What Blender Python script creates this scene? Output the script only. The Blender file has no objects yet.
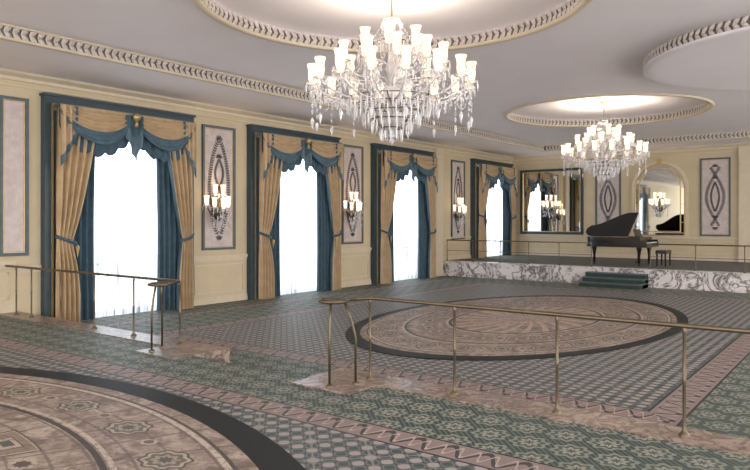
import bpy, math, random
from math import sin, cos, pi, sqrt, atan2, radians
from mathutils import Vector, Matrix, geometry
random.seed(3)
S = bpy.context.scene
S.view_settings.view_transform = 'Standard'
S.view_settings.look = 'None'
S.view_settings.exposure = 0.42

XW, YB = -13.2, 27.6
ZM, ZS = -0.3, 0.25
ZSOF, ZC, ZR = 4.6, 4.8, 5.0

# ---------------------------------------------------------------- mesh builder
class MB:
    def __init__(s): s.v=[]; s.f=[]; s.m=[]; s.sm=[]
    def add(s, vs, fs, mi=0, sm=False):
        o=len(s.v); s.v+= [tuple(p) for p in vs]
        for k,f in enumerate(fs):
            s.f.append([i+o for i in f]); s.m.append(mi if not callable(mi) else mi(k)); s.sm.append(sm)
    def box(s,x0,x1,y0,y1,z0,z1,mi=0):
        v=[(x0,y0,z0),(x1,y0,z0),(x1,y1,z0),(x0,y1,z0),(x0,y0,z1),(x1,y0,z1),(x1,y1,z1),(x0,y1,z1)]
        s.add(v,[(0,3,2,1),(4,5,6,7),(0,1,5,4),(1,2,6,5),(2,3,7,6),(3,0,4,7)],mi)
    def tube(s,pts,r,n=8,mi=0,closed=False):
        pts=[Vector(p) for p in pts]; N=len(pts); vs=[]
        for i,p in enumerate(pts):
            if closed: t=pts[(i+1)%N]-pts[i-1]
            else: t=pts[min(i+1,N-1)]-pts[max(i-1,0)]
            t.normalize()
            up=Vector((0,0,1)) if abs(t.z)<0.9 else Vector((1,0,0))
            a=t.cross(up).normalized(); b=a.cross(t).normalized()
            rr=r[i] if isinstance(r,(list,tuple)) else r
            for k in range(n):
                an=2*pi*k/n; vs.append(p+a*cos(an)*rr+b*sin(an)*rr)
        fs=[]
        M=N if closed else N-1
        for i in range(M):
            j=(i+1)%N
            for k in range(n):
                k2=(k+1)%n; fs.append((i*n+k,i*n+k2,j*n+k2,j*n+k))
        if not closed:
            fs.append(tuple(range(n-1,-1,-1))); fs.append(tuple((N-1)*n+k for k in range(n)))
        s.add(vs,fs,mi,True)
    def lathe(s,prof,c=(0,0,0),n=16,mi=0,sm=True,a0=0,a1=2*pi):
        full=abs(a1-a0-2*pi)<1e-6; m=n if full else n+1
        vs=[(c[0]+r*cos(a0+(a1-a0)*k/n),c[1]+r*sin(a0+(a1-a0)*k/n),c[2]+z) for r,z in prof for k in range(m)]
        fs=[]
        for i in range(len(prof)-1):
            for k in range(n):
                k2=(k+1)%m; fs.append((i*m+k,i*m+k2,(i+1)*m+k2,(i+1)*m+k))
        s.add(vs,fs,mi,sm)
    def surf(s,fn,nu,nv,mi=0,sm=True):
        vs=[fn(i/nu,j/nv) for j in range(nv+1) for i in range(nu+1)]
        fs=[];ms=[]
        for j in range(nv):
            for i in range(nu):
                a=j*(nu+1)+i; fs.append((a,a+1,a+nu+2,a+nu+1)); ms.append(mi(((i+.5)/nu),((j+.5)/nv)) if callable(mi) else mi)
        s.add(vs,fs,lambda k:ms[k],sm)
    def octa(s,c,r,hu,hd,mi=0,n=4):
        x,y,z=c; a=random.random()*3
        vs=[(x,y,z+hu)]+[(x+r*cos(a+2*pi*k/n),y+r*sin(a+2*pi*k/n),z) for k in range(n)]+[(x,y,z-hd)]
        fs=[(0,k+1,(k+1)%n+1) for k in range(n)]+[(n+1,(k+1)%n+1,k+1) for k in range(n)]
        s.add(vs,fs,mi)
    def leaf(s,p,d,nrm,L,W,T=0.02,mi=0):
        p=Vector(p); d=Vector(d).normalized(); nrm=Vector(nrm).normalized(); w=d.cross(nrm)
        vs=[p, p+d*L*.35+w*W*.5, p+d*L*.7+w*W*.38, p+d*L, p+d*L*.7-w*W*.38, p+d*L*.35-w*W*.5, p+d*L*.45+nrm*T]
        s.add(vs,[(0,1,6),(1,2,6),(2,3,6),(3,4,6),(4,5,6),(5,0,6)],mi)
    def poly(s,pts,z0,z1,mi=0,axis='z'):
        n=len(pts)
        if axis=='z': vs=[(a,b,z0) for a,b in pts]+[(a,b,z1) for a,b in pts]
        elif axis=='y': vs=[(a,z0,b) for a,b in pts]+[(a,z1,b) for a,b in pts]
        else: vs=[(z0,a,b) for a,b in pts]+[(z1,a,b) for a,b in pts]
        fs=[tuple(range(n-1,-1,-1)),tuple(range(n,2*n))]+[(k,(k+1)%n,n+(k+1)%n,n+k) for k in range(n)]
        s.add(vs,fs,mi)
    def frame(s,x0,x1,z0,z1,w,y0,y1,mi=0):
        s.box(x0,x1,y0,y1,z0,z0+w,mi); s.box(x0,x1,y0,y1,z1-w,z1,mi)
        s.box(x0,x0+w,y0,y1,z0+w,z1-w,mi); s.box(x1-w,x1,y0,y1,z0+w,z1-w,mi)
    def mesh(s,name,mats):
        me=bpy.data.meshes.new(name); me.from_pydata(s.v,[],s.f)
        for m in mats: me.materials.append(m)
        me.polygons.foreach_set('material_index',s.m); me.polygons.foreach_set('use_smooth',s.sm)
        me.update(); return me
    def obj(s,name,mats,loc=(0,0,0),rz=0):
        return inst(name,s.mesh(name,mats),loc,rz)
def inst(name,me,loc=(0,0,0),rz=0,sc=1):
    o=bpy.data.objects.new(name,me); S.collection.objects.link(o); o.location=loc; o.rotation_euler=(0,0,rz); o.scale=(sc,sc,sc); return o
def onleft(name,me,y,z=0,sc=1): return inst(name,me,(XW,y,z),pi/2,sc)
def onback(name,me,x,z=0,sc=1): return inst(name,me,(x,YB,z),0,sc)

# ---------------------------------------------------------------- node helper
class NT:
    def __init__(s,name):
        s.mat=bpy.data.materials.new(name); s.mat.use_nodes=True; s.t=s.mat.node_tree
        s.b=s.t.nodes['Principled BSDF']; s.out=s.t.nodes['Material Output']
    def n(s,typ): return s.t.nodes.new(typ)
    def put(s,inp,v):
        if isinstance(v,bpy.types.NodeSocket): s.t.links.new(v,inp)
        elif isinstance(v,tuple) and len(v)==3 and inp.type=='RGBA': inp.default_value=(*v,1)
        else: inp.default_value=v
    def m(s,op,*a):
        n=s.n('ShaderNodeMath'); n.operation=op
        for i,x in enumerate(a): s.put(n.inputs[i],x)
        return n.outputs[0]
    def mix(s,f,a,b):
        n=s.n('ShaderNodeMix'); n.data_type='RGBA'; s.put(n.inputs[0],f); s.put(n.inputs[6],a); s.put(n.inputs[7],b); return n.outputs[2]
    def pos(s):
        g=s.n('ShaderNodeNewGeometry'); x=s.n('ShaderNodeSeparateXYZ'); s.t.links.new(g.outputs['Position'],x.inputs[0]); return x.outputs[0],x.outputs[1],x.outputs[2],g.outputs['Position']
    def noise(s,vec,scale,detail=3,rough=.5,dist=0):
        n=s.n('ShaderNodeTexNoise'); s.t.links.new(vec,n.inputs['Vector']); n.inputs['Scale'].default_value=scale; n.inputs['Detail'].default_value=detail; n.inputs['Roughness'].default_value=rough; n.inputs['Distortion'].default_value=dist; return n.outputs['Fac']
    def ramp(s,f,stops):
        r=s.n('ShaderNodeValToRGB'); s.t.links.new(f,r.inputs[0]); e=r.color_ramp.elements
        while len(e)<len(stops): e.new(.5)
        for k,(p,c) in enumerate(stops): e[k].position=p; e[k].color=(*c,1)
        return r.outputs[0]
    def bump(s,h,st=.2,d=.02):
        b=s.n('ShaderNodeBump'); b.inputs['Strength'].default_value=st; b.inputs['Distance'].default_value=d
        s.t.links.new(h,b.inputs['Height']); s.t.links.new(b.outputs[0],s.b.inputs['Normal'])
def mat(name,col,rough=.6,metal=0,var=.12,scale=6,bump=0,spec=.5,sheen=0):
    k=NT(name); *_,P=k.pos(); f=k.noise(P,scale)
    lo=tuple(c*(1-var) for c in col); hi=tuple(min(1,c*(1+var)) for c in col)
    k.put(k.b.inputs['Base Color'],k.ramp(f,[(.3,lo),(.7,hi)]))
    k.b.inputs['Roughness'].default_value=rough; k.b.inputs['Metallic'].default_value=metal
    k.b.inputs['Specular IOR Level'].default_value=spec
    if sheen: k.b.inputs['Sheen Weight'].default_value=sheen
    if bump: k.bump(k.noise(P,scale*12),bump)
    return k.mat

M_wall=mat('wall_cream',(.58,.49,.325),.6,var=.04,scale=2)
M_wall2=mat('trim_cream',(.62,.54,.40),.5,var=.04)
M_ceil=mat('ceiling_paint',(.84,.80,.83),.6,var=.02,scale=1)
M_leafm=mat('plaster_leaf',(.58,.53,.49),.6,var=.2,scale=30)
M_leafbg=mat('plaster_dark_ground',(.17,.145,.135),.7)  # dark grey-brown ground behind the plaster leaves
M_teal=mat('teal_velvet',(.040,.088,.122),.7,var=.2,scale=6,sheen=.15)
M_teal2=mat('teal_silk_trim',(.070,.130,.170),.5,var=.2,scale=6,sheen=.1)
M_gold=mat('gold_damask',(.46,.335,.19),.5,var=.10,scale=5,sheen=.1)
M_casing=mat('casing_dark_teal',(.025,.048,.063),.4)
M_gilt=mat('gilt_trim',(.50,.36,.16),.4,metal=.6)
M_brass=mat('aged_brass',(.15,.12,.078),.38,metal=.85)
M_black=mat('piano_lacquer',(.008,.008,.009),.12)
M_white=mat('ivory_keys',(.75,.72,.65),.3)
M_ornd=mat('ornament_slate',(.11,.098,.092),.6)
M_frm=mat('panel_blue_frame',(.08,.115,.135),.5)
M_stepc=mat('step_carpet_green',(.03,.05,.04),.9)
M_stage=mat('stage_carpet',(.12,.125,.11),.9,var=.3,scale=14)
M_wood=mat('window_wood_white',(.6,.62,.62),.5)

def marble(name,base,vein,scale=1.2,w=.09,th=.6):
    k=NT(name); *_,P=k.pos(); f=k.noise(P,scale,8,.65,1.5); f2=k.noise(P,scale*3,4,.6,.5)
    a=k.m('ABSOLUTE',k.m('SUBTRACT',f,.5)); v=k.ramp(a,[(0,vein),(w*.4,tuple((x+y)/2 for x,y in zip(vein,base))),(w,base)])
    c=k.mix(k.m('GREATER_THAN',f2,th),v,tuple(x*.7 for x in base))
    k.put(k.b.inputs['Base Color'],c); k.b.inputs['Roughness'].default_value=.3; return k.mat
M_marS=marble('stage_marble',(.72,.68,.66),(.04,.035,.04),1.5,.06,.62)
M_marC=marble('curb_marble',(.36,.28,.225),(.08,.05,.04),4)
def pfield():
    k=NT('panel_field'); *_,P=k.pos(); f=k.noise(P,5,6,.6,.6)
    k.put(k.b.inputs['Base Color'],k.ramp(f,[(.35,(.49,.42,.40)),(.65,(.60,.535,.51))])); k.b.inputs['Roughness'].default_value=.4; return k.mat
M_field=pfield()

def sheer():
    k=NT('sheer_voile_glow'); x,y,z,P=k.pos()  # cloth emits by itself, standing in for daylight behind it
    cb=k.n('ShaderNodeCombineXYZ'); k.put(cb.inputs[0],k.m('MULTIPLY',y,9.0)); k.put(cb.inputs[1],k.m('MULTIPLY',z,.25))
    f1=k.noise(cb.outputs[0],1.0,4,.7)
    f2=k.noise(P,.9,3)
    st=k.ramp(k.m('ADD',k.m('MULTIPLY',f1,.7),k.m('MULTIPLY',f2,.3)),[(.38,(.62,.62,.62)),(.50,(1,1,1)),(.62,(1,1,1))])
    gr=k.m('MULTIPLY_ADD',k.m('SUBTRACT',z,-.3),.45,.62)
    v=k.m('MULTIPLY',k.m('MULTIPLY',k.ramp(f1,[(.36,(.35,.35,.35)),(.52,(1,1,1))]),st),gr)  # fold shading streaked into the glow, which also rises towards the top
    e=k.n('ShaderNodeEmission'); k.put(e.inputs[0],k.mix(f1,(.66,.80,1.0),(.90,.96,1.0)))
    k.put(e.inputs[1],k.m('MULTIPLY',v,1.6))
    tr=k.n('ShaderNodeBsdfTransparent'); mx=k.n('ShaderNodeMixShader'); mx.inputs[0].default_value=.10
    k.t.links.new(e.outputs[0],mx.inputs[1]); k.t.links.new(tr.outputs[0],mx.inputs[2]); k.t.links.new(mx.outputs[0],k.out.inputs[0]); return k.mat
M_sheer_glow=sheer()
def shade(name,st):
    k=NT(name); x,y,z,P=k.pos(); f=k.noise(P,28); e=k.n('ShaderNodeEmission'); k.put(e.inputs[0],k.ramp(f,[(.35,(1,.55,.28)),(.6,(1,.82,.58))])); k.put(e.inputs[1],k.m('MULTIPLY',f,st*2))
    k.t.links.new(e.outputs[0],k.out.inputs[0]); return k.mat
M_shade=shade('lit_glass_shade',2.1)
def crystal():
    k=NT('cut_crystal'); k.put(k.b.inputs['Base Color'],(.95,.95,.97)); k.b.inputs['Roughness'].default_value=.08
    k.b.inputs['Transmission Weight'].default_value=.5; k.b.inputs['IOR'].default_value=1.5; k.b.inputs['Specular IOR Level'].default_value=1
    return k.mat
M_cry=crystal()
def mirror():
    k=NT('mirror_silver'); k.put(k.b.inputs['Base Color'],(.72,.74,.72)); k.b.inputs['Metallic'].default_value=1; k.b.inputs['Roughness'].default_value=.03; return k.mat
M_mir=mirror()

# ---------------------------------------------------------------- carpets
def field_pat(k,x,y):
    p=.15
    c=k.m('ADD',k.m('COSINE',k.m('MULTIPLY',x,2*pi/p)),k.m('COSINE',k.m('MULTIPLY',y,2*pi/p)))
    col=k.mix(k.m('GREATER_THAN',c,.6),(.165,.16,.155),(.36,.32,.30))
    col=k.mix(k.m('LESS_THAN',c,-.8),col,(.045,.08,.08))
    a=k.m('LESS_THAN',k.m('ABSOLUTE',k.m('SUBTRACT',c,.05)),.2)
    col=k.mix(a,col,(.055,.08,.08))
    q=.60
    c2=k.m('ADD',k.m('COSINE',k.m('MULTIPLY',x,2*pi/q)),k.m('COSINE',k.m('MULTIPLY',y,2*pi/q)))
    return k.mix(k.m('MULTIPLY',k.m('LESS_THAN',k.m('ABSOLUTE',c2),.10),.6),col,(.31,.29,.265))
def med_pat(k,x,y,p=.36):
    row=k.m('FLOOR',k.m('DIVIDE',y,p)); off=k.m('MULTIPLY',k.m('MODULO',k.m('ABSOLUTE',row),2.0),.5)
    u=k.m('SUBTRACT',k.m('FRACT',k.m('ADD',k.m('DIVIDE',x,p),off)),.5); v=k.m('SUBTRACT',k.m('FRACT',k.m('DIVIDE',y,p)),.5)
    r=k.m('SQRT',k.m('ADD',k.m('MULTIPLY',u,u),k.m('MULTIPLY',v,v))); th=k.m('ARCTAN2',v,u)
    pr=k.m('ADD',r,k.m('MULTIPLY',k.m('COSINE',k.m('MULTIPLY',th,8.0)),.05))
    n=k.m('SINE',k.m('MULTIPLY',k.m('ADD',x,y),2*pi/.06))
    col=k.mix(k.m('LESS_THAN',pr,.43),k.mix(k.m('GREATER_THAN',n,.2),(.035,.060,.053),(.10,.13,.115)),(.23,.245,.20))
    col=k.mix(k.m('LESS_THAN',pr,.33),col,(.065,.095,.08))
    col=k.mix(k.m('LESS_THAN',pr,.22),col,(.31,.31,.25))
    return k.mix(k.m('LESS_THAN',pr,.10),col,(.07,.09,.08))
def scroll(k,a,b,w):
    s=k.m('MULTIPLY',k.m('SINE',k.m('MULTIPLY',a,2*pi/.30)),w*.28); d=k.m('ABSOLUTE',k.m('SUBTRACT',k.m('SUBTRACT',b,w*.5),s))
    col=k.mix(k.m('LESS_THAN',d,.032),(.27,.205,.19),(.05,.05,.05))
    s2=k.m('MULTIPLY',k.m('COSINE',k.m('MULTIPLY',a,4*pi/.30)),w*.25); d2=k.m('ABSOLUTE',k.m('SUBTRACT',k.m('SUBTRACT',b,w*.5),s2))
    col=k.mix(k.m('LESS_THAN',d2,.02),col,(.43,.36,.31))
    e=k.m('GREATER_THAN',k.m('ABSOLUTE',k.m('SUBTRACT',b,w*.5)),w*.43)
    return k.mix(e,col,(.02,.03,.032))
def finish(k,col,P,sp=.3):
    f=k.noise(P,.7,3); col=k.mix(k.m('MULTIPLY',f,.12),col,(.11,.12,.115))
    k.put(k.b.inputs['Base Color'],col); k.b.inputs['Roughness'].default_value=.55; k.b.inputs['Specular IOR Level'].default_value=sp
    k.bump(k.noise(P,150),.25,.01); return k.mat
def carpet_main():
    k=NT('ballroom_carpet'); x,y,z,P=k.pos()
    dx=k.m('SUBTRACT',k.m('ABSOLUTE',k.m('ADD',x,6.1)),4.1); dy=k.m('SUBTRACT',k.m('ABSOLUTE',k.m('SUBTRACT',y,13.4)),5.9)
    sd=k.m('MAXIMUM',dx,dy); sel=k.m('GREATER_THAN',dx,dy)
    al=k.m('ADD',k.m('MULTIPLY',sel,y),k.m('MULTIPLY',k.m('SUBTRACT',1.0,sel),x))
    col=k.mix(k.m('GREATER_THAN',sd,0.0),field_pat(k,x,y),scroll(k,al,sd,.40))
    col=k.mix(k.m('GREATER_THAN',sd,.40),col,med_pat(k,x,y))
    col=k.mix(k.m('GREATER_THAN',sd,1.75),col,scroll(k,al,k.m('SUBTRACT',sd,1.75),.3))
    col=k.mix(k.m('GREATER_THAN',sd,2.05),col,med_pat(k,x,y,.3))
    return finish(k,col,P)
def carpet_up():
    k=NT('landing_carpet'); x,y,z,P=k.pos()
    col=k.mix(k.m('GREATER_THAN',y,4.22),field_pat(k,x,y),scroll(k,x,k.m('SUBTRACT',y,4.22),.34))
    col=k.mix(k.m('GREATER_THAN',y,4.56),col,med_pat(k,x,y,.34))
    return finish(k,col,P)
def carpet_oval(name,cx,cy,a,b,rs=1.0):
    k=NT(name); x,y,z,P=k.pos()
    u=k.m('DIVIDE',k.m('SUBTRACT',x,cx),a); v=k.m('DIVIDE',k.m('SUBTRACT',y,cy),b)
    r=k.m('SQRT',k.m('ADD',k.m('MULTIPLY',u,u),k.m('MULTIPLY',v,v))); th=k.m('ARCTAN2',v,u)
    n1=k.noise(P,3.5,6,.65,1.2); n2=k.noise(P,18,5,.65)
    base=k.ramp(n1,[(.36,(.20,.15,.125)),(.5,(.34,.265,.22)),(.64,(.48,.40,.335))])
    ray=k.m('SINE',k.m('ADD',k.m('MULTIPLY',th,24.0),k.m('MULTIPLY',r,14.0)))
    col=k.mix(k.m('MULTIPLY',k.m('GREATER_THAN',ray,.5),k.m('LESS_THAN',r,.46)),base,(.54,.40,.33))
    seg=k.m('ABSOLUTE',k.m('SUBTRACT',k.m('FRACT',k.m('MULTIPLY',th,56/(2*pi))),.5))
    rb=k.m('ABSOLUTE',k.m('SUBTRACT',k.m('FRACT',k.m('MULTIPLY',r,16.0)),.5))
    gl=k.m('MULTIPLY',k.m('MAXIMUM',k.m('GREATER_THAN',seg,.46),k.m('GREATER_THAN',rb,.45)),k.m('GREATER_THAN',r,.47))
    col=k.mix(k.m('MULTIPLY',gl,.6),col,(.11,.09,.08))
    for rr,w,c in ((.46,.010,(.06,.05,.048)),(.475,.006,(.55,.47,.38)),(.70,.006,(.07,.06,.055)),(.715,.005,(.52,.44,.36)),(.885,.006,(.55,.47,.38)),(.895,.004,(.08,.07,.06))):
        col=k.mix(k.m('LESS_THAN',k.m('ABSOLUTE',k.m('SUBTRACT',r,rr)),w),col,c)
    def cells(nn,rc,rad,cs,ph=0.0,sq=False):
        nonlocal col
        rad*=rs
        t=k.m('SUBTRACT',k.m('FRACT',k.m('ADD',k.m('MULTIPLY',th,nn/(2*pi)),ph)),.5)
        tu=k.m('MULTIPLY',t,2*pi/nn*rc); tv=k.m('SUBTRACT',r,rc)
        if sq: d=k.m('MAXIMUM',k.m('ABSOLUTE',tu),k.m('ABSOLUTE',k.m('MULTIPLY',tv,1.6)))
        else:
            d=k.m('SQRT',k.m('ADD',k.m('MULTIPLY',tu,tu),k.m('MULTIPLY',tv,tv)))
            d=k.m('ADD',d,k.m('MULTIPLY',k.m('COSINE',k.m('MULTIPLY',k.m('ARCTAN2',tv,tu),8.0)),rad*.07))
        for f,c in cs: col=k.mix(k.m('LESS_THAN',d,rad*f),col,c)
    cells(16.0,.585,.085,[(1,(.10,.08,.07)),(.93,(.45,.37,.30)),(.85,(.27,.21,.175)),(.5,(.12,.095,.08)),(.44,(.46,.38,.31)),(.25,(.09,.11,.09))],0.0,True)
    cells(26.0,.80,.056,[(1,(.10,.085,.075)),(.88,(.45,.38,.31)),(.72,(.14,.14,.115)),(.5,(.36,.30,.24)),(.28,(.09,.10,.085))],0.0)
    cells(16.0,.585,.03,[(1,(.48,.40,.32)),(.6,(.12,.09,.08))],.5)
    cells(26.0,.80,.02,[(1,(.48,.40,.32)),(.6,(.15,.11,.10))],.5)
    col=k.mix(k.m('MULTIPLY',k.m('GREATER_THAN',n2,.55),.45),col,(.12,.10,.09))
    col=k.mix(k.m('GREATER_THAN',r,.93),col,(.007,.009,.011))
    return finish(k,col,P,.2)

M_cmain=carpet_main(); M_cup=carpet_up()

# ---------------------------------------------------------------- shell
m=MB(); m.box(XW-.3,7,6.0,YB+.3,ZM-.2,ZM); m.obj('floor',[M_cmain])
GX0,GX1=-7.1,-5.05
m=MB()
m.box(XW,7,-7,5.45,ZM-.2,0,0); m.box(XW,GX0,5.45,6.0,ZM-.2,0,0); m.box(GX1,7,5.45,6.0,ZM-.2,0,0)
m.box(GX0,GX1,5.45,5.75,ZM-.2,-.15,0); m.box(GX0,GX1,5.75,6.0,ZM-.2,ZM,0)
m.obj('floor_landing',[M_cup])
def curb(x0,x1,xa,xb,gx):
    m=MB()
    m.box(x0,x1,5.62,6.04,-.0,.012); m.box(x0,x1,6.0,6.04,ZM,-.0)
    m.box(xa,xb,5.16,5.62,-.0,.012)
    m.box(min(gx),max(gx),5.45,6.04,ZM,.012)
    m.obj('marble_curb',[M_marC])
curb(XW,GX0,-7.95,GX0,(GX0,GX0+.03)); curb(GX1,7,GX1,-4.25,(GX1-.03,GX1))

WIN=[8.25,13.62,18.93,25.55]
m=MB(); ys=-7
for w in WIN:
    m.box(XW-.3,XW,ys,w-1.25,ZM-.2,ZSOF); m.box(XW-.3,XW,w-1.25,w+1.25,3.95,ZSOF)
    m.box(XW-.3,XW,w-1.25,w+1.25,ZM-.2,ZM+.02 if w<22 else ZS)
    ys=w+1.25
m.box(XW-.3,XW,ys,YB+.3,ZM-.2,ZSOF)
m.obj('wall_left',[M_wall])
m=MB(); m.box(XW,7,YB,YB+.3,ZM-.2,ZSOF); m.obj('wall_back',[M_wall])

def lr(m,y0,y1,base,zc,mi=0):
    m.box(XW,XW+.03,y0,y1,base,base+.16,mi); m.box(XW,XW+.045,y0,y1,base,base+.1,mi)
    m.box(XW,XW+.05,y0,y1,zc-.03,zc+.04,mi); m.box(XW,XW+.025,y0,y1,zc-.1,zc-.03,mi)
    if y1-y0>.5:
        a,b=y0+.12,y1-.12; z0,z1=base+.26,zc-.18
        for (p,q,r,s_) in ((a,b,z0,z0+.03),(a,b,z1-.03,z1),(a,a+.03,z0,z1),(b-.03,b,z0,z1)): m.box(XW,XW+.02,p,q,r,s_,mi)
m=MB(); segs=[]; prev=5.98
for w in WIN: segs.append((prev,w-1.79)); prev=w+1.79
lr(m,-7,5.98,0,.95)
for (a,b) in segs[:3]: lr(m,a,b,ZM,.85)
lr(m,segs[3][0],20.95,ZM,.85); lr(m,21.5,segs[3][1],ZS,1.1); lr(m,prev,YB,ZS,1.1)
m.obj('baseboard_left',[M_wall2])
m=MB()
m.box(XW+.05,7,YB-.045,YB,ZS,ZS+.16); m.box(XW+.05,7,YB-.05,YB,1.07,1.14)
for (a,b) in ((-12.8,-9.9),(-9.5,-8.3),(-8.0,-5.8),(-5.5,-4.3),(-3.6,-2.0)):
    m.frame(a,b,ZS+.26,1.0,.03,YB-.02,YB)
m.obj('baseboard_back',[M_wall2])
m=MB()
prof=[(0,0),(.05,0),(.06,.06),(.16,.12),(.18,.16),(0,.16)]
m.poly([(XW+a,ZSOF-.16+b) for a,b in prof],-7,YB,0,'y')
m.box(XW,XW+.04,-7,YB,ZSOF-.28,ZSOF-.25)
m.obj('trim_1',[M_wall2])
m=MB(); m.poly([(YB-a,ZSOF-.16+b) for a,b in prof],XW+.18,7,0,'x'); m.box(XW+.04,7,YB-.04,YB,ZSOF-.28,ZSOF-.25); m.obj('trim_2',[M_wall2])
m=MB(); x0,x1,y0,y1=XW,XW+.14,20.95,21.45
m.box(x0,x1,y0,y1,ZM,ZSOF-.16); m.box(x0,x1+.02,y0-.02,y1,ZM,ZM+.2); m.box(x0,x1+.02,y0-.02,y1,ZSOF-.45,ZSOF-.38); m.obj('trim_7',[M_wall2])
m=MB(); m.box(-4.12,-3.72,YB-.12,YB,ZS,ZSOF-.16); m.box(-4.15,-3.69,YB-.14,YB,ZS,ZS+.2); m.box(-4.15,-3.69,YB-.14,YB,ZSOF-.45,ZSOF-.38); m.obj('trim_8',[M_wall2])

# ceiling
RX0,RX1,RY0,RY1=-10.85,5.0,-7,25.6
C1=(-5.4,7.5); C2=(-6.15,18.7); RR=2.7; C3=(-.75,14.0); R3=2.9
m=MB()
m.box(XW-.3,RX0,-7,YB+.3,ZSOF,ZR+.2); m.box(RX0,7,RY1,YB+.3,ZSOF,ZR+.2); m.box(RX1,7,-7,RY1,ZSOF,ZR+.2)
outer=[Vector((RX0,RY0,ZC)),Vector((RX1,RY0,ZC)),Vector((RX1,RY1,ZC)),Vector((RX0,RY1,ZC))]
loops=[outer]; NC=96
for c in (C1,C2): loops.append([Vector((c[0]+RR*cos(-2*pi*k/NC),c[1]+RR*sin(-2*pi*k/NC),ZC)) for k in range(NC)])
tris=geometry.tessellate_polygon(loops); flat=[p for l in loops for p in l]
m.add(flat,[tuple(t) for t in tris])
for c in (C1,C2):
    m.lathe([(RR,ZC),(RR,ZR-.03),(RR-.1,ZR),(RR-.5,ZR+.04),(0.001,ZR+.1)],(c[0],c[1],0),NC)
m.box(RX0,RX1,RY0,RY1,ZR+.15,ZR+.2)
m.obj('ceiling',[M_ceil])
def leafband(m,pts,up=(0,0,1),L=.17):
    for i,(p,t,nv) in enumerate(pts):
        for sgn in (1,-1):
            d=Vector(t)*.8+Vector(up)*sgn*.6
            m.leaf(Vector(p)+Vector(nv)*.02,d,nv,L,.085,.035,1)
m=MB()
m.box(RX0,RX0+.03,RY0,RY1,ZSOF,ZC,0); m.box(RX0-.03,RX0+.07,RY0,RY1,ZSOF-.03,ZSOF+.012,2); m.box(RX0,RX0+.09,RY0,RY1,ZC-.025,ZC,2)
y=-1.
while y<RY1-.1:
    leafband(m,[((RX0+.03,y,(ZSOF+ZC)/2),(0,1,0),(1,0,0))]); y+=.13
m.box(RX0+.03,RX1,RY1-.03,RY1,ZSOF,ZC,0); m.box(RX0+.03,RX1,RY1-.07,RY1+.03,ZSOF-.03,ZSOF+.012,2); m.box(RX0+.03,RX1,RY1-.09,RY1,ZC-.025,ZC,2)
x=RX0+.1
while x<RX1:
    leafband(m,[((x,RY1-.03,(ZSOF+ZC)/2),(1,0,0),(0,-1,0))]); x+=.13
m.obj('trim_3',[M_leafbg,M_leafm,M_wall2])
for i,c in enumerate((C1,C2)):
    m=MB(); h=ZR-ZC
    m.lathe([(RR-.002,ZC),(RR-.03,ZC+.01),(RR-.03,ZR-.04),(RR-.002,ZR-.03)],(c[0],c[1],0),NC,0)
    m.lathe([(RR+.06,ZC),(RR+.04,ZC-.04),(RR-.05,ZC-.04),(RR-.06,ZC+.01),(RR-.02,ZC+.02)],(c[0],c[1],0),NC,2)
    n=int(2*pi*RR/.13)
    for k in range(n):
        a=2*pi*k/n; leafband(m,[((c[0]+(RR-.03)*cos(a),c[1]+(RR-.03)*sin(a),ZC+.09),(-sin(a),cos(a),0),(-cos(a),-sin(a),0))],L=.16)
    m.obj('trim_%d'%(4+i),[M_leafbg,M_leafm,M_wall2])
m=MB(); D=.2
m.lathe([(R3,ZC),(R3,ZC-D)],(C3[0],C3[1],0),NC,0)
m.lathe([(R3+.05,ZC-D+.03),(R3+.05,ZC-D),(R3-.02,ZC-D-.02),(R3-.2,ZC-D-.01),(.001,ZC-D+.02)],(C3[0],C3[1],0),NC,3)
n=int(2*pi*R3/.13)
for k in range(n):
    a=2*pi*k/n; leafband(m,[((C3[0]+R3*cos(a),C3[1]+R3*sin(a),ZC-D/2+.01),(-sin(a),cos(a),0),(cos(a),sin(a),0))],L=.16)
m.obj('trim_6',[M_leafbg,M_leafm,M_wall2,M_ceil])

# stage
m=MB(); xs=XW
m.box(xs,7,21.5,21.85,ZM,ZS-.05,1); m.box(xs,7,21.46,21.95,ZS-.05,ZS,1); m.box(xs,7,21.95,YB,ZM,ZS,0); m.box(xs,7,21.47,21.5,ZM,ZM+.1,1)
m.obj('stage_platform',[M_stage,M_marS])
m=MB(); SX0,SX1=-7.55,-5.7
for i in range(3):
    z1=ZM+.1375*(i+1); m.box(SX0,SX1,20.56+.3*i,21.46,ZM,z1-.03,0); m.box(SX0-.01,SX1+.01,20.53+.3*i,21.46,z1-.03,z1,1)
m.obj('stage_steps',[M_stepc,M_frm])

# ---------------------------------------------------------------- windows & curtains
def window_mesh(base):
    m=MB()
    W=1.78; zt=4.22
    m.box(-W,-W+.13,-.16,0,base,zt-.13,0); m.box(W-.13,W,-.16,0,base,zt-.13,0); m.box(-W,W,-.16,0,zt-.13,zt,0)
    m.box(-W+.13,-W+.16,-.19,0,base,zt-.13,1); m.box(W-.16,W-.13,-.19,0,base,zt-.13,1); m.box(-W+.13,W-.13,-.19,0,zt-.16,zt-.13,1)
    m.box(-W-.03,W+.03,-.2,0,zt,zt+.05,0)
    y0,y1=.12,.18
    m.frame(-1.25,1.25,base+.02,3.95,.09,y0,y1,2)
    m.box(-.04,.04,y0,y1,base+.02,3.95,2); m.box(-1.25,1.25,y0,y1,2.75,2.85,2)
    for xx in (-.62,.62): m.box(xx-.02,xx+.02,y0,y1,base+.02,3.95,2)
    for zz in (base+1.1,base+2.0,): m.box(-1.25,1.25,y0,y1,zz,zz+.04,2)
    return m.mesh('window',[M_casing,M_gilt,M_wood])
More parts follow.
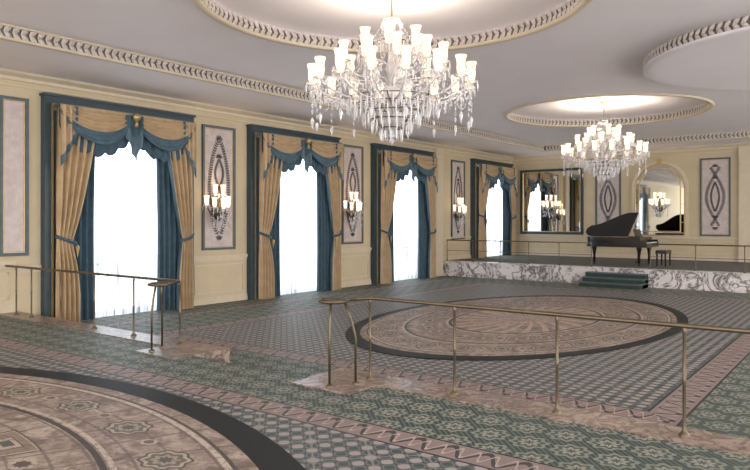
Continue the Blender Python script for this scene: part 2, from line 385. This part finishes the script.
def curtain_mesh(base):
    m=MB(); zt=4.05
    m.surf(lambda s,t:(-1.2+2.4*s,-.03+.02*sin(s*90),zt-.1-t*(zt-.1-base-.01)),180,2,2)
    for sg in (-1,1):
        def teal(s,t,sg=sg):
            inn=.70+.04*sin(t*3)+.04*t; out=1.6
            yy=out+(inn-out)*s
            return (sg*yy,-.17+.055*sin(s*2*pi*6)*(0.6+.4*t),zt-.1-t*(zt-.1-base-.005))
        m.surf(teal,84,12,1)
        zti=base+1.65
        def gold(s,t,sg=sg):
            z=zt-.05-t*(zt-.05-base-.005)
            if z>zti:
                q=(z-zti)/(zt-zti); inn=1.31-.58*q**.8
            else:
                q=(zti-z)/(zti-base); inn=1.31-.15*sin(min(1,q*1.4)*pi/2)
            out=1.63
            yy=out+(inn-out)*s
            amp=.055*(.35+.65*min(1,abs(z-zti)/.5))
            bul=.10*abs(sin(min(1,abs(z-zti)/1.6)*pi/2))
            return (sg*yy,-.34-bul*s*.5+amp*sin(s*2*pi*5+t*1.5),z)
        m.surf(gold,80,40,lambda s,t:(1 if s>.955 else 0))
        pts=[(sg*(1.64-.40*i/10),-.30-.14*sin(pi*i/10)-.02,zti+.10-.14*sin(pi*i/20)) for i in range(11)]
        m.tube(pts,.035,6,1); m.octa((sg*1.28,-.47,zti-.12),.04,.06,.22,3,6)
        def jab(s,t,sg=sg):
            L=.50+.75*(1-s)
            return (sg*(1.62-.36*s),-.46+.035*sin(s*2*pi*3.0),zt-.02-t*(L+.07*abs(((s*6)%1)-.5)))
        m.surf(jab,36,12,lambda s,t:4 if t>.8 else (1 if s>.82 else 0))
        def swag(s,t,sg=sg):
            q=(4*s*(1-s))**.8
            z=zt-t*(.12+.62*q)
            return (sg*1.62*s,-.44-.12*sin(pi*s)*t+.030*sin(t*2*pi*4.5)*min(1,q*1.5),z)
        m.surf(swag,32,40,lambda s,t:4 if t>.66 else 0)
        def lam(s,t,sg=sg):
            q=(4*s*(1-s))**.8
            L=.42+.48*q+.09*abs(sin(s*pi*5))
            return (sg*1.6*s,-.385+.02*sin(s*40),zt-t*L)
        m.surf(lam,60,6,lambda s,t:1)
    def cj(s,t):
        a=abs(s-.5)*2; L=.95-.5*a+.06*abs(((s*6)%1)-.5)
        return (-.22+.44*s,-.50+.035*cos(s*2*pi*3),zt-.05-t*L)
    m.surf(cj,36,10,lambda s,t:4 if t>.5 else 1)
    m.lathe([(.001,.09),(.07,.06),(.09,0),(.07,-.06),(.001,-.09)],(0,-.53,zt-.08),10,3)
    m.lathe([(.001,0),(.03,-.02),(.05,-.14),(.001,-.15)],(0,-.53,zt-.15),8,3)
    m.box(-1.6,1.6,-.42,-.02,zt-.0,zt+.03,1)
    return m.mesh('window_curtains',[M_gold,M_teal,M_sheer_glow,M_gilt,M_teal2])
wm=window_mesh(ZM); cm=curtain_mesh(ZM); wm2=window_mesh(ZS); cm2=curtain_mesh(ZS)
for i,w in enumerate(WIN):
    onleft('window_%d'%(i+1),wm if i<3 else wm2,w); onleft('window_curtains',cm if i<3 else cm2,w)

# ---------------------------------------------------------------- wall panels
def panel_mesh(w,z0,z1,kind):
    m=MB(); h=w/2
    m.box(-h,h,-.02,0,z0,z1,0)
    m.frame(-h-.02,h+.02,z0-.02,z1+.02,.06,-.05,0,1)
    m.frame(-h+.05,h-.05,z0+.05,z1-.05,.018,-.035,0,3)
    zc=(z0+z1)/2; H=(z1-z0)/2-.32; A=h-.2
    if kind:
        N=40
        def vine(fn,lo=0,hi=1,L=.085,W=.034):
            pts=[Vector((fn(lo+(hi-lo)*i/N),-.03,zc-H+2*H*(lo+(hi-lo)*i/N))) for i in range(N+1)]
            m.tube(pts,.006,4,2)
            for i in range(1,N):
                d=(pts[i+1]-pts[i]).normalized()
                for s2 in (1,-1): m.leaf(pts[i],Matrix.Rotation(s2*.9,3,'Y')@d,(0,-1,0),L,W,.02,2)
        for sg in (1,-1):
            if kind==1:
                vine(lambda t:sg*A*sin(pi*t)**.7)
                vine(lambda t:sg*A*.42*sin(2*pi*(t-.2)/.6),.2,.8,.055,.026)
            else:
                vine(lambda t:sg*(A*1.0*cos(pi*(t-.5)*1.35)))
                vine(lambda t:sg*A*.45*sin(pi*(t-.25)/.5),.25,.75,.05,.024)
        for z,dz in ((zc+H,1),(zc-H,-1),(zc+H*.62,1),(zc-H*.62,-1)):
            for k in range(-3,4):
                m.leaf((0,-.03,z),(sin(k*.45),0,dz*cos(k*.45)),(0,-1,0),.13,.036,.02,2)
    return m.mesh('wall_panel',[M_field,M_frm,M_ornd,M_gilt])
pA=panel_mesh(1.0,1.05,4.1,1); pB=panel_mesh(1.0,1.2,4.1,2)
onleft('wall_panel',panel_mesh(.5,1.1,4.1,0),5.95)
onleft('wall_panel',pA,10.90); onleft('wall_panel',pA,16.2); onleft('wall_panel',pA,22.75)
onback('wall_panel',pB,-8.9); onback('wall_panel',pB,-4.92); onback('wall_panel',pB,-2.6)

# ---------------------------------------------------------------- shades / sconces / chandeliers
SH=[(.03,0),(.050,.03),(.056,.09),(.052,.15),(.060,.20),(.074,.24)]
def lamp(m,c,sc=1,drops=6):
    x,y,z=c
    m.lathe([(.012*sc,-.05*sc),(.03*sc,-.02*sc),(.10*sc,.0),(.10*sc,.012*sc),(.03*sc,.02*sc)],(x,y,z-.02*sc),10,0)
    m.lathe([(r*sc,h*sc) for r,h in SH],(x,y,z),10,1)
    m.lathe([(.076*sc,.235*sc),(.078*sc,.25*sc),(.072*sc,.25*sc)],(x,y,z),10,0)
    for k in range(drops):
        a=2*pi*k/drops; L=.10*sc
        m.octa((x+.095*sc*cos(a),y+.095*sc*sin(a),z-.06*sc),.013*sc,.04*sc,L,0)
def sconce_mesh():
    m=MB(); m.lathe([(.001,-.3),(.06,-.26),(.10,-.1),(.06,0),(.09,.12),(.05,.3),(.001,.34)],(0,-.10,0),10,2)
    m.box(-.03,.03,-.08,0,-.2,.2,2)
    for (a,rr,zz) in ((-75,.30,.02),(-38,.30,-.02),(0,.32,-.05),(38,.30,-.02),(75,.30,.02),(-35,.18,.26),(35,.18,.26)):
        ax=sin(radians(a)); ay=-cos(radians(a)); ex,ey=ax*rr,-.08+ay*rr*.8
        pts=[(ex*t,-.08+(ey+.08)*t,-.12+(zz+.12)*t*t-.10*sin(pi*t)) for t in [i/8 for i in range(9)]]
        m.tube(pts,.010,6,2); lamp(m,(ex,ey,zz),.8,5)
    for k in range(26):
        a=random.uniform(-.24,.24); m.octa((a,-.2-random.random()*.12,-.12-random.random()*.30),.018,.04,.09,0)
    m.octa((0,-.12,-.42),.03,.12,.12,0,6)
    return m.mesh('wall_sconce',[M_cry,M_shade,M_brass])
sm=sconce_mesh()
def wl(o):
    l=bpy.data.lights.new('sconce_glow','POINT'); l.energy=14; l.color=(1,.74,.48); l.shadow_soft_size=.025
    lo=bpy.data.objects.new('bulb',l); S.collection.objects.link(lo); lo.parent=o; lo.location=(0,-.336,.12)
for y in (10.7,15.95,22.5):
    o=onleft('wall_sconce',sm,y,2.12,1.15); o.location.x=XW+.05; wl(o)
for x in (-11.35,-6.9):
    o=onback('wall_sconce',sm,x,2.4,1.02); o.location.y=YB-.08; wl(o)

LPOS=[]
def chandelier_mesh():
    m=MB(); TOP=2.24
    m.lathe([(.001,.0),(.03,.04),(.05,.08),(.02,.12),(.06,.16),(.14,.22),(.2,.3),(.17,.36),(.05,.4),(.04,.5),(.09,.58),(.12,.7),(.07,.8),(.035,.85),(.06,.92),(.1,1.02),(.05,1.12),(.03,1.2),(.07,1.3),(.14,1.38),(.18,1.42),(.06,1.46),(.03,1.55),(.05,1.62),(.12,1.68),(.03,1.72)],(0,0,0),16,0)
    m.tube([(0,0,.1),(0,0,TOP+.0)],.014,6,2)
    m.lathe([(.001,TOP-.08),(.1,TOP-.05),(.14,TOP)],(0,0,0),12,2)
    def tier(n,R,zs,ze,ph,sag):
        out=[]
        for k in range(n):
            a=2*pi*(k+ph)/n; pts=[]
            for i in range(13):
                t=i/12; r=.07+(R-.07)*t; z=zs+(ze-.05-zs)*t**2.2+sag*sin(pi*t)*(1-t*.8)-.10*sin(pi*t)*t
                pts.append((r*cos(a),r*sin(a),z))
            m.tube(pts,.014,5,0)
            e=(R*cos(a),R*sin(a),ze); lamp(m,e,1.0,7); out.append(e)
            for i in (4,6,8,10,11):
                p=pts[i]; L=random.uniform(.05,.10); m.octa((p[0],p[1],p[2]-.07),.016,.05,L,0)
        return out
    A=tier(16,1.10,.55,.78,0,.0); B=tier(11,.74,.75,1.05,.5,.15); C=tier(6,.40,1.05,1.28,0,.1)
    for e in C: LPOS.append((e[0],e[1],e[2]+.215))
    def chain(p,q,sag,n,sz=.012):
        p=Vector(p); q=Vector(q)
        for i in range(n+1):
            t=i/n; v=p.lerp(q,t); v.z-=sag*4*t*(1-t); m.octa(v,sz,sz*1.6,sz*1.6,0)
    def festoon(T,dz,sag,n):
        for i in range(len(T)):
            p=T[i]; q=T[(i+1)%len(T)]
            chain((p[0],p[1],p[2]+dz),(q[0],q[1],q[2]+dz),sag,n)
    festoon(A,-.06,.22,12); festoon(B,-.06,.16,12)
    for p in A:
        v=Vector((p[0],p[1],0)).normalized()
        chain((v.x*.17,v.y*.17,1.41),(p[0]*.93,p[1]*.93,.78),.17,22,.011)
        chain((p[0]*.96,p[1]*.96,.72),(v.x*.5,v.y*.5,.46),.10,14,.012)
        for j in range(4): m.octa((p[0],p[1],p[2]-.14-.085*j),.018,.035,.05,0)
        m.octa((p[0],p[1],p[2]-.52),.03,.05,.12,0,6)
    for p in B:
        v=Vector((p[0],p[1],0)).normalized()
        chain((v.x*.12,v.y*.12,1.66),(p[0],p[1],1.0),.12,18,.011)
        chain((p[0],p[1],.95),(v.x*.2,v.y*.2,.3),.12,16,.012)
        for j in range(3): m.octa((p[0],p[1],p[2]-.15-.085*j),.018,.035,.05,0)
    for (R,z,n,L) in ((.62,.58,34,.16),(.52,.50,30,.16),(.40,.40,24,.16),(.28,.30,18,.15),(.15,.18,12,.14),(.20,1.38,14,.12),(.13,1.66,10,.1)):
        m.tube([(R*cos(2*pi*k/24),R*sin(2*pi*k/24),z) for k in range(24)],.008,4,2,True)
        for k in range(n):
            a=2*pi*k/n; m.octa((R*cos(a),R*sin(a),z-.06),.02,.055,L,0)
    for k in range(6):
        a=2*pi*k/6
        m.tube([(.05*cos(a),.05*sin(a),.5),(.62*cos(a),.62*sin(a),.58)],.008,4,2); m.tube([(.03*cos(a),.03*sin(a),.32),(.28*cos(a),.28*sin(a),.30)],.006,4,2)
        m.tube([(.52*cos(a),.52*sin(a),.50),(.40*cos(a),.40*sin(a),.40),(.28*cos(a),.28*sin(a),.30),(.15*cos(a),.15*sin(a),.18)],.005,4,2)
    m.octa((0,0,.0),.04,.1,.06,0,8)
    return m.mesh('chandelier',[M_cry,M_shade,M_brass])
chm=chandelier_mesh()
for i,(c,rz) in enumerate(((C1,0),(C2,.1))):
    o=inst('chandelier',chm,(c[0],c[1],ZR+.1-2.24),rz)
    for j,p in enumerate(LPOS):
        if j%2: continue
        l=bpy.data.lights.new('candle_glow','POINT'); l.energy=70; l.color=(1,.84,.66); l.shadow_soft_size=.025
        lo=bpy.data.objects.new('bulb_%d'%j,l); S.collection.objects.link(lo); lo.parent=o; lo.location=p

# ---------------------------------------------------------------- mirrors
def rmirror():
    m=MB(); W=1.4; z0,z1=1.2,3.98
    m.box(-W,W,-.02,0,z0,z1,0); m.frame(-W-.02,W+.02,z0-.02,z1+.02,.10,-.07,0,1); m.frame(-W+.08,W-.08,z0+.08,z1-.08,.03,-.08,0,2)
    for x in (-.47,.47): m.box(x-.012,x+.012,-.028,-.02,z0+.1,z1-.1,2)
    return m.mesh('wall_mirror',[M_mir,M_casing,M_gilt])
onback('wall_mirror',rmirror(),-11.35)
def amirror():
    m=MB(); z0=1.16; zs=3.05; R=.95
    def arch(r,b): return [(-r,b)]+[(r*-cos(pi*k/32),zs+r*sin(pi*k/32)) for k in range(33)]+[(r,b)]
    a=arch(R,z0); m.poly(a,-.02,0,0,'y')
    def band(r1,r2,b1,b2,y0,mi):
        p,q=arch(r1,b1),arch(r2,b2); n=len(p)
        vs=[(x,y0,z) for x,z in p]+[(x,y0,z) for x,z in q]+[(x,0,z) for x,z in p]+[(x,0,z) for x,z in q]
        fs=[]
        for i in range(n):
            j=(i+1)%n; fs+=[(i,j,n+j,n+i),(i,2*n+i,2*n+j,j),(n+i,n+j,3*n+j,3*n+i)]
        m.add(vs,fs,mi)
    band(R+.10,R+.0,z0-.1,z0,-.07,1); band(R,R-.05,z0,z0+.05,-.05,2); band(R-.16,R-.20,z0+.16,z0+.20,-.035,2)
    for k in range(1,8):
        an=pi*k/8; m.tube([((R-.19)*-cos(an),-.028,zs+(R-.19)*sin(an)),(R*-cos(an),-.028,zs+R*sin(an))],.012,4,2)
    for zz in (1.7,2.4,3.05):
        for sg in (-1,1): m.box(min(sg*R,sg*(R-.18)),max(sg*R,sg*(R-.18)),-.032,-.02,zz-.01,zz+.01,2)
    m.box(-.08,.08,-.1,0,zs+R-.02,zs+R+.2,2)
    return m.mesh('arched_mirror',[M_mir,M_wall2,M_gilt])
onback('arched_mirror',amirror(),-6.9)

# ---------------------------------------------------------------- railings
def post(m,x,y,z0,h):
    m.lathe([(.045,0),(.045,.015),(.025,.03),(.017,.05),(.014,.09),(.014,h*.48),(.020,h*.5),(.014,h*.52),(.014,h-.06),(.022,h-.04),(.013,h-.02),(.013,h)],(x,y,z0),10,0)
def rail(xs,scroll,h=.89,z0=.012,y=5.8,end=None):
    m=MB()
    for x in xs: post(m,x,y,z0,h)
    zr=z0+h+.0
    e=xs[0] if scroll=='L' else xs[-1]
    sg=-1 if scroll=='L' else 1
    cx,cy=e+sg*.17,5.36
    pts=[(end,y,zr),(e-sg*.12,y,zr),(e+sg*.02,y-.03,zr),(e+sg*.05,y-.12,zr)]
    for i in range(30):
        t=i/29; a=radians(70)-t*radians(470); r=.17-.09*t
        pts.append((cx-sg*r*cos(a),cy+r*sin(a),zr))
    m.tube(pts,.020,8,0)
    m.lathe([(.001,-.012),(.09,-.012),(.09,.012),(.001,.012)],(cx,cy,zr),16,0)
    for (px,py) in ((e-sg*.02,5.52),(e+sg*.12,5.26)):
        m.tube([(px,py,z0),(px,py,z0+.5),(px+(cx-px)*.2,py+(cy-py)*.2,z0+.7),(px+(cx-px)*.5,py+(cy-py)*.5,zr)],.014,8,0); m.lathe([(.04,0),(.04,.015),(.02,.03),(.001,.031)],(px,py,z0),10,0)
    m.obj('brass_railing',[M_brass])
rail([-4.47+1.07*i for i in range(10)],'L',end=6.0)
rail([XW+.45,-12.2+.03,-11.15,-10.08,-8.98,-7.85],'R',end=XW+.0)
def srail(x0,x1,n):
    m=MB(); h=.78
    for i in range(n+1): post(m,x0+(x1-x0)*i/n,21.7,ZS,h)
    m.tube([(x0,21.7,ZS+h),(x1,21.7,ZS+h)],.020,8,0); m.tube([(x0,21.7,ZS+h*.5),(x1,21.7,ZS+h*.5)],.01,6,0)
    m.obj('stage_railing',[M_brass])
srail(XW+.16,SX0,5); srail(SX1,6,9)

# ---------------------------------------------------------------- oval carpets
def oval(name,cx,cy,a,b,z,rs):
    m=MB(); N=128; vs=[(cx+a*cos(2*pi*k/N),cy+b*sin(2*pi*k/N)) for k in range(N)]; m.poly(vs,z-.012,z,0); m.obj(name,[carpet_oval('oval_carpet_weave_%d'%int(cy*10),cx,cy,a,b,rs)])
oval('oval_carpet',-5.9,13.1,2.95,4.85,ZM+.012,1.0)
oval('oval_carpet',-6.0,0.1,5.0,4.0,.012,.78)

# ---------------------------------------------------------------- piano
m=MB(); px,py=-6.3,22.75; zb=ZS+.62; zt=ZS+.96; L=1.9; W=1.46
out=[(0,0),(-1.55,0)]
for i in range(9): a=pi/2*i/8; out.append((-1.55-.33*sin(a),.32-.32*cos(a)))
out+=[(-1.88,.45)]
for i in range(9):
    t=i/8; out.append((-1.80+1.2*t,.62+(W-.62)*(3*t*t-2*t*t*t)))
out+=[(-.3,W),(0,W)]
out=[(px+a,py+b) for a,b in out]
m.poly(out,zb+.0,zt,0)
m.poly([(px+(a-px+.9)*.94-.9,py+(b-py-.6)*.93+.6) for a,b in out],zt,zt+.006,3)
m.box(px,px+.22,py,py+W,zb,zb+.14,0); m.box(px,px+.2,py,py+.07,zb+.14,zb+.24,0); m.box(px,px+.2,py+W-.07,py+W,zb+.14,zb+.24,0)
m.box(px+.03,px+.18,py+.08,py+W-.08,zb+.14,zb+.165,1)
for i in range(36):
    if i%7 not in (2,6): yk=py+.1+i*(W-.2)/36+.022; m.box(px+.03,px+.12,yk,yk+.015,zb+.165,zb+.178,0)
for (lx,ly) in ((px-.06,py+.12),(px-.06,py+W-.14),(px-1.62,py+.32)):
    m.lathe([(.03,.0),(.035,.05),(.03,.07),(.045,.1),(.04,.3),(.065,.5),(.085,.56),(.085,zb-ZS)],(lx,ly,ZS),8,0)
for dy in (-.1,.1): m.tube([(px-.25,py+W/2+dy,zb),(px-.25,py+W/2+dy*.7,ZS+.12)],.015,6,0)
m.box(px-.32,px-.18,py+W/2-.13,py+W/2+.13,ZS+.08,ZS+.13,0)
for dy in (-.07,0,.07): m.box(px-.18,px-.06,py+W/2+dy-.015,py+W/2+dy+.015,ZS+.09,ZS+.105,2)
m.add([(px-.22,py+.35,zt),(px-.22,py+W-.35,zt),(px-.30,py+W-.35,zt+.26),(px-.30,py+.35,zt+.26),(px-.25,py+.35,zt),(px-.25,py+W-.35,zt),(px-.33,py+W-.35,zt+.26),(px-.33,py+.35,zt+.26)],[(0,1,2,3),(7,6,5,4),(0,3,7,4),(1,5,6,2),(3,2,6,7),(0,4,5,1)],0)
an=radians(33); lid=list(out)
def lp(a,b,th):
    d=b-py; return (a if a<px-.38 else px-.38, py+d*cos(an)-th*sin(an), zt+.02+d*sin(an)+th*cos(an))
n=len(lid); vs=[lp(a,b,0) for a,b in lid]+[lp(a,b,.025) for a,b in lid]
m.add(vs,[tuple(range(n-1,-1,-1)),tuple(range(n,2*n))]+[(k,(k+1)%n,n+(k+1)%n,n+k) for k in range(n)],0)
m.box(px-.38,px-.0,py,py+.42,zt+.0,zt+.03,0)
m.tube([(px-.5,py+W-.08,zt),lp(px-.5,py+W-.1,0)],.012,6,0)
m.obj('grand_piano',[M_black,M_white,M_brass,M_gilt])
m=MB(); bx,by=px+.55,py+.4
m.box(bx-.17,bx+.17,by,by+.7,ZS+.42,ZS+.5,0); m.box(bx-.16,bx+.16,by+.01,by+.69,ZS+.5,ZS+.53,0)
for a in (-.13,.13):
    for b in (.05,.65): m.lathe([(.018,0),(.03,.4),(.03,.42)],(bx+a,by+b,ZS),8,0)
m.obj('piano_bench',[M_black])

# ---------------------------------------------------------------- world & camera
w=bpy.data.worlds.new('world'); S.world=w; w.use_nodes=True; nt=w.node_tree; bg=nt.nodes['Background']
tc=nt.nodes.new('ShaderNodeTexCoord'); sp=nt.nodes.new('ShaderNodeSeparateXYZ'); rp=nt.nodes.new('ShaderNodeValToRGB')
nt.links.new(tc.outputs['Generated'],sp.inputs[0]); mp=nt.nodes.new('ShaderNodeMapRange'); mp.inputs[1].default_value=-1; nt.links.new(sp.outputs[2],mp.inputs[0]); nt.links.new(mp.outputs[0],rp.inputs[0])
rp.color_ramp.elements[0].color=(.94,.86,.78,1); rp.color_ramp.elements[1].color=(.92,.90,.94,1)
nt.links.new(rp.outputs[0],bg.inputs[0]); bg.inputs[1].default_value=3.9  # added ambient fill, entering where rear and right walls are left out
cam=bpy.data.cameras.new('camera'); co=bpy.data.objects.new('camera',cam); S.collection.objects.link(co); S.camera=co
co.location=(0,0,1.75); co.rotation_euler=(pi/2,0,radians(37.2)); cam.sensor_width=36; cam.lens=665/750*36; cam.shift_y=-14/750; cam.clip_end=200
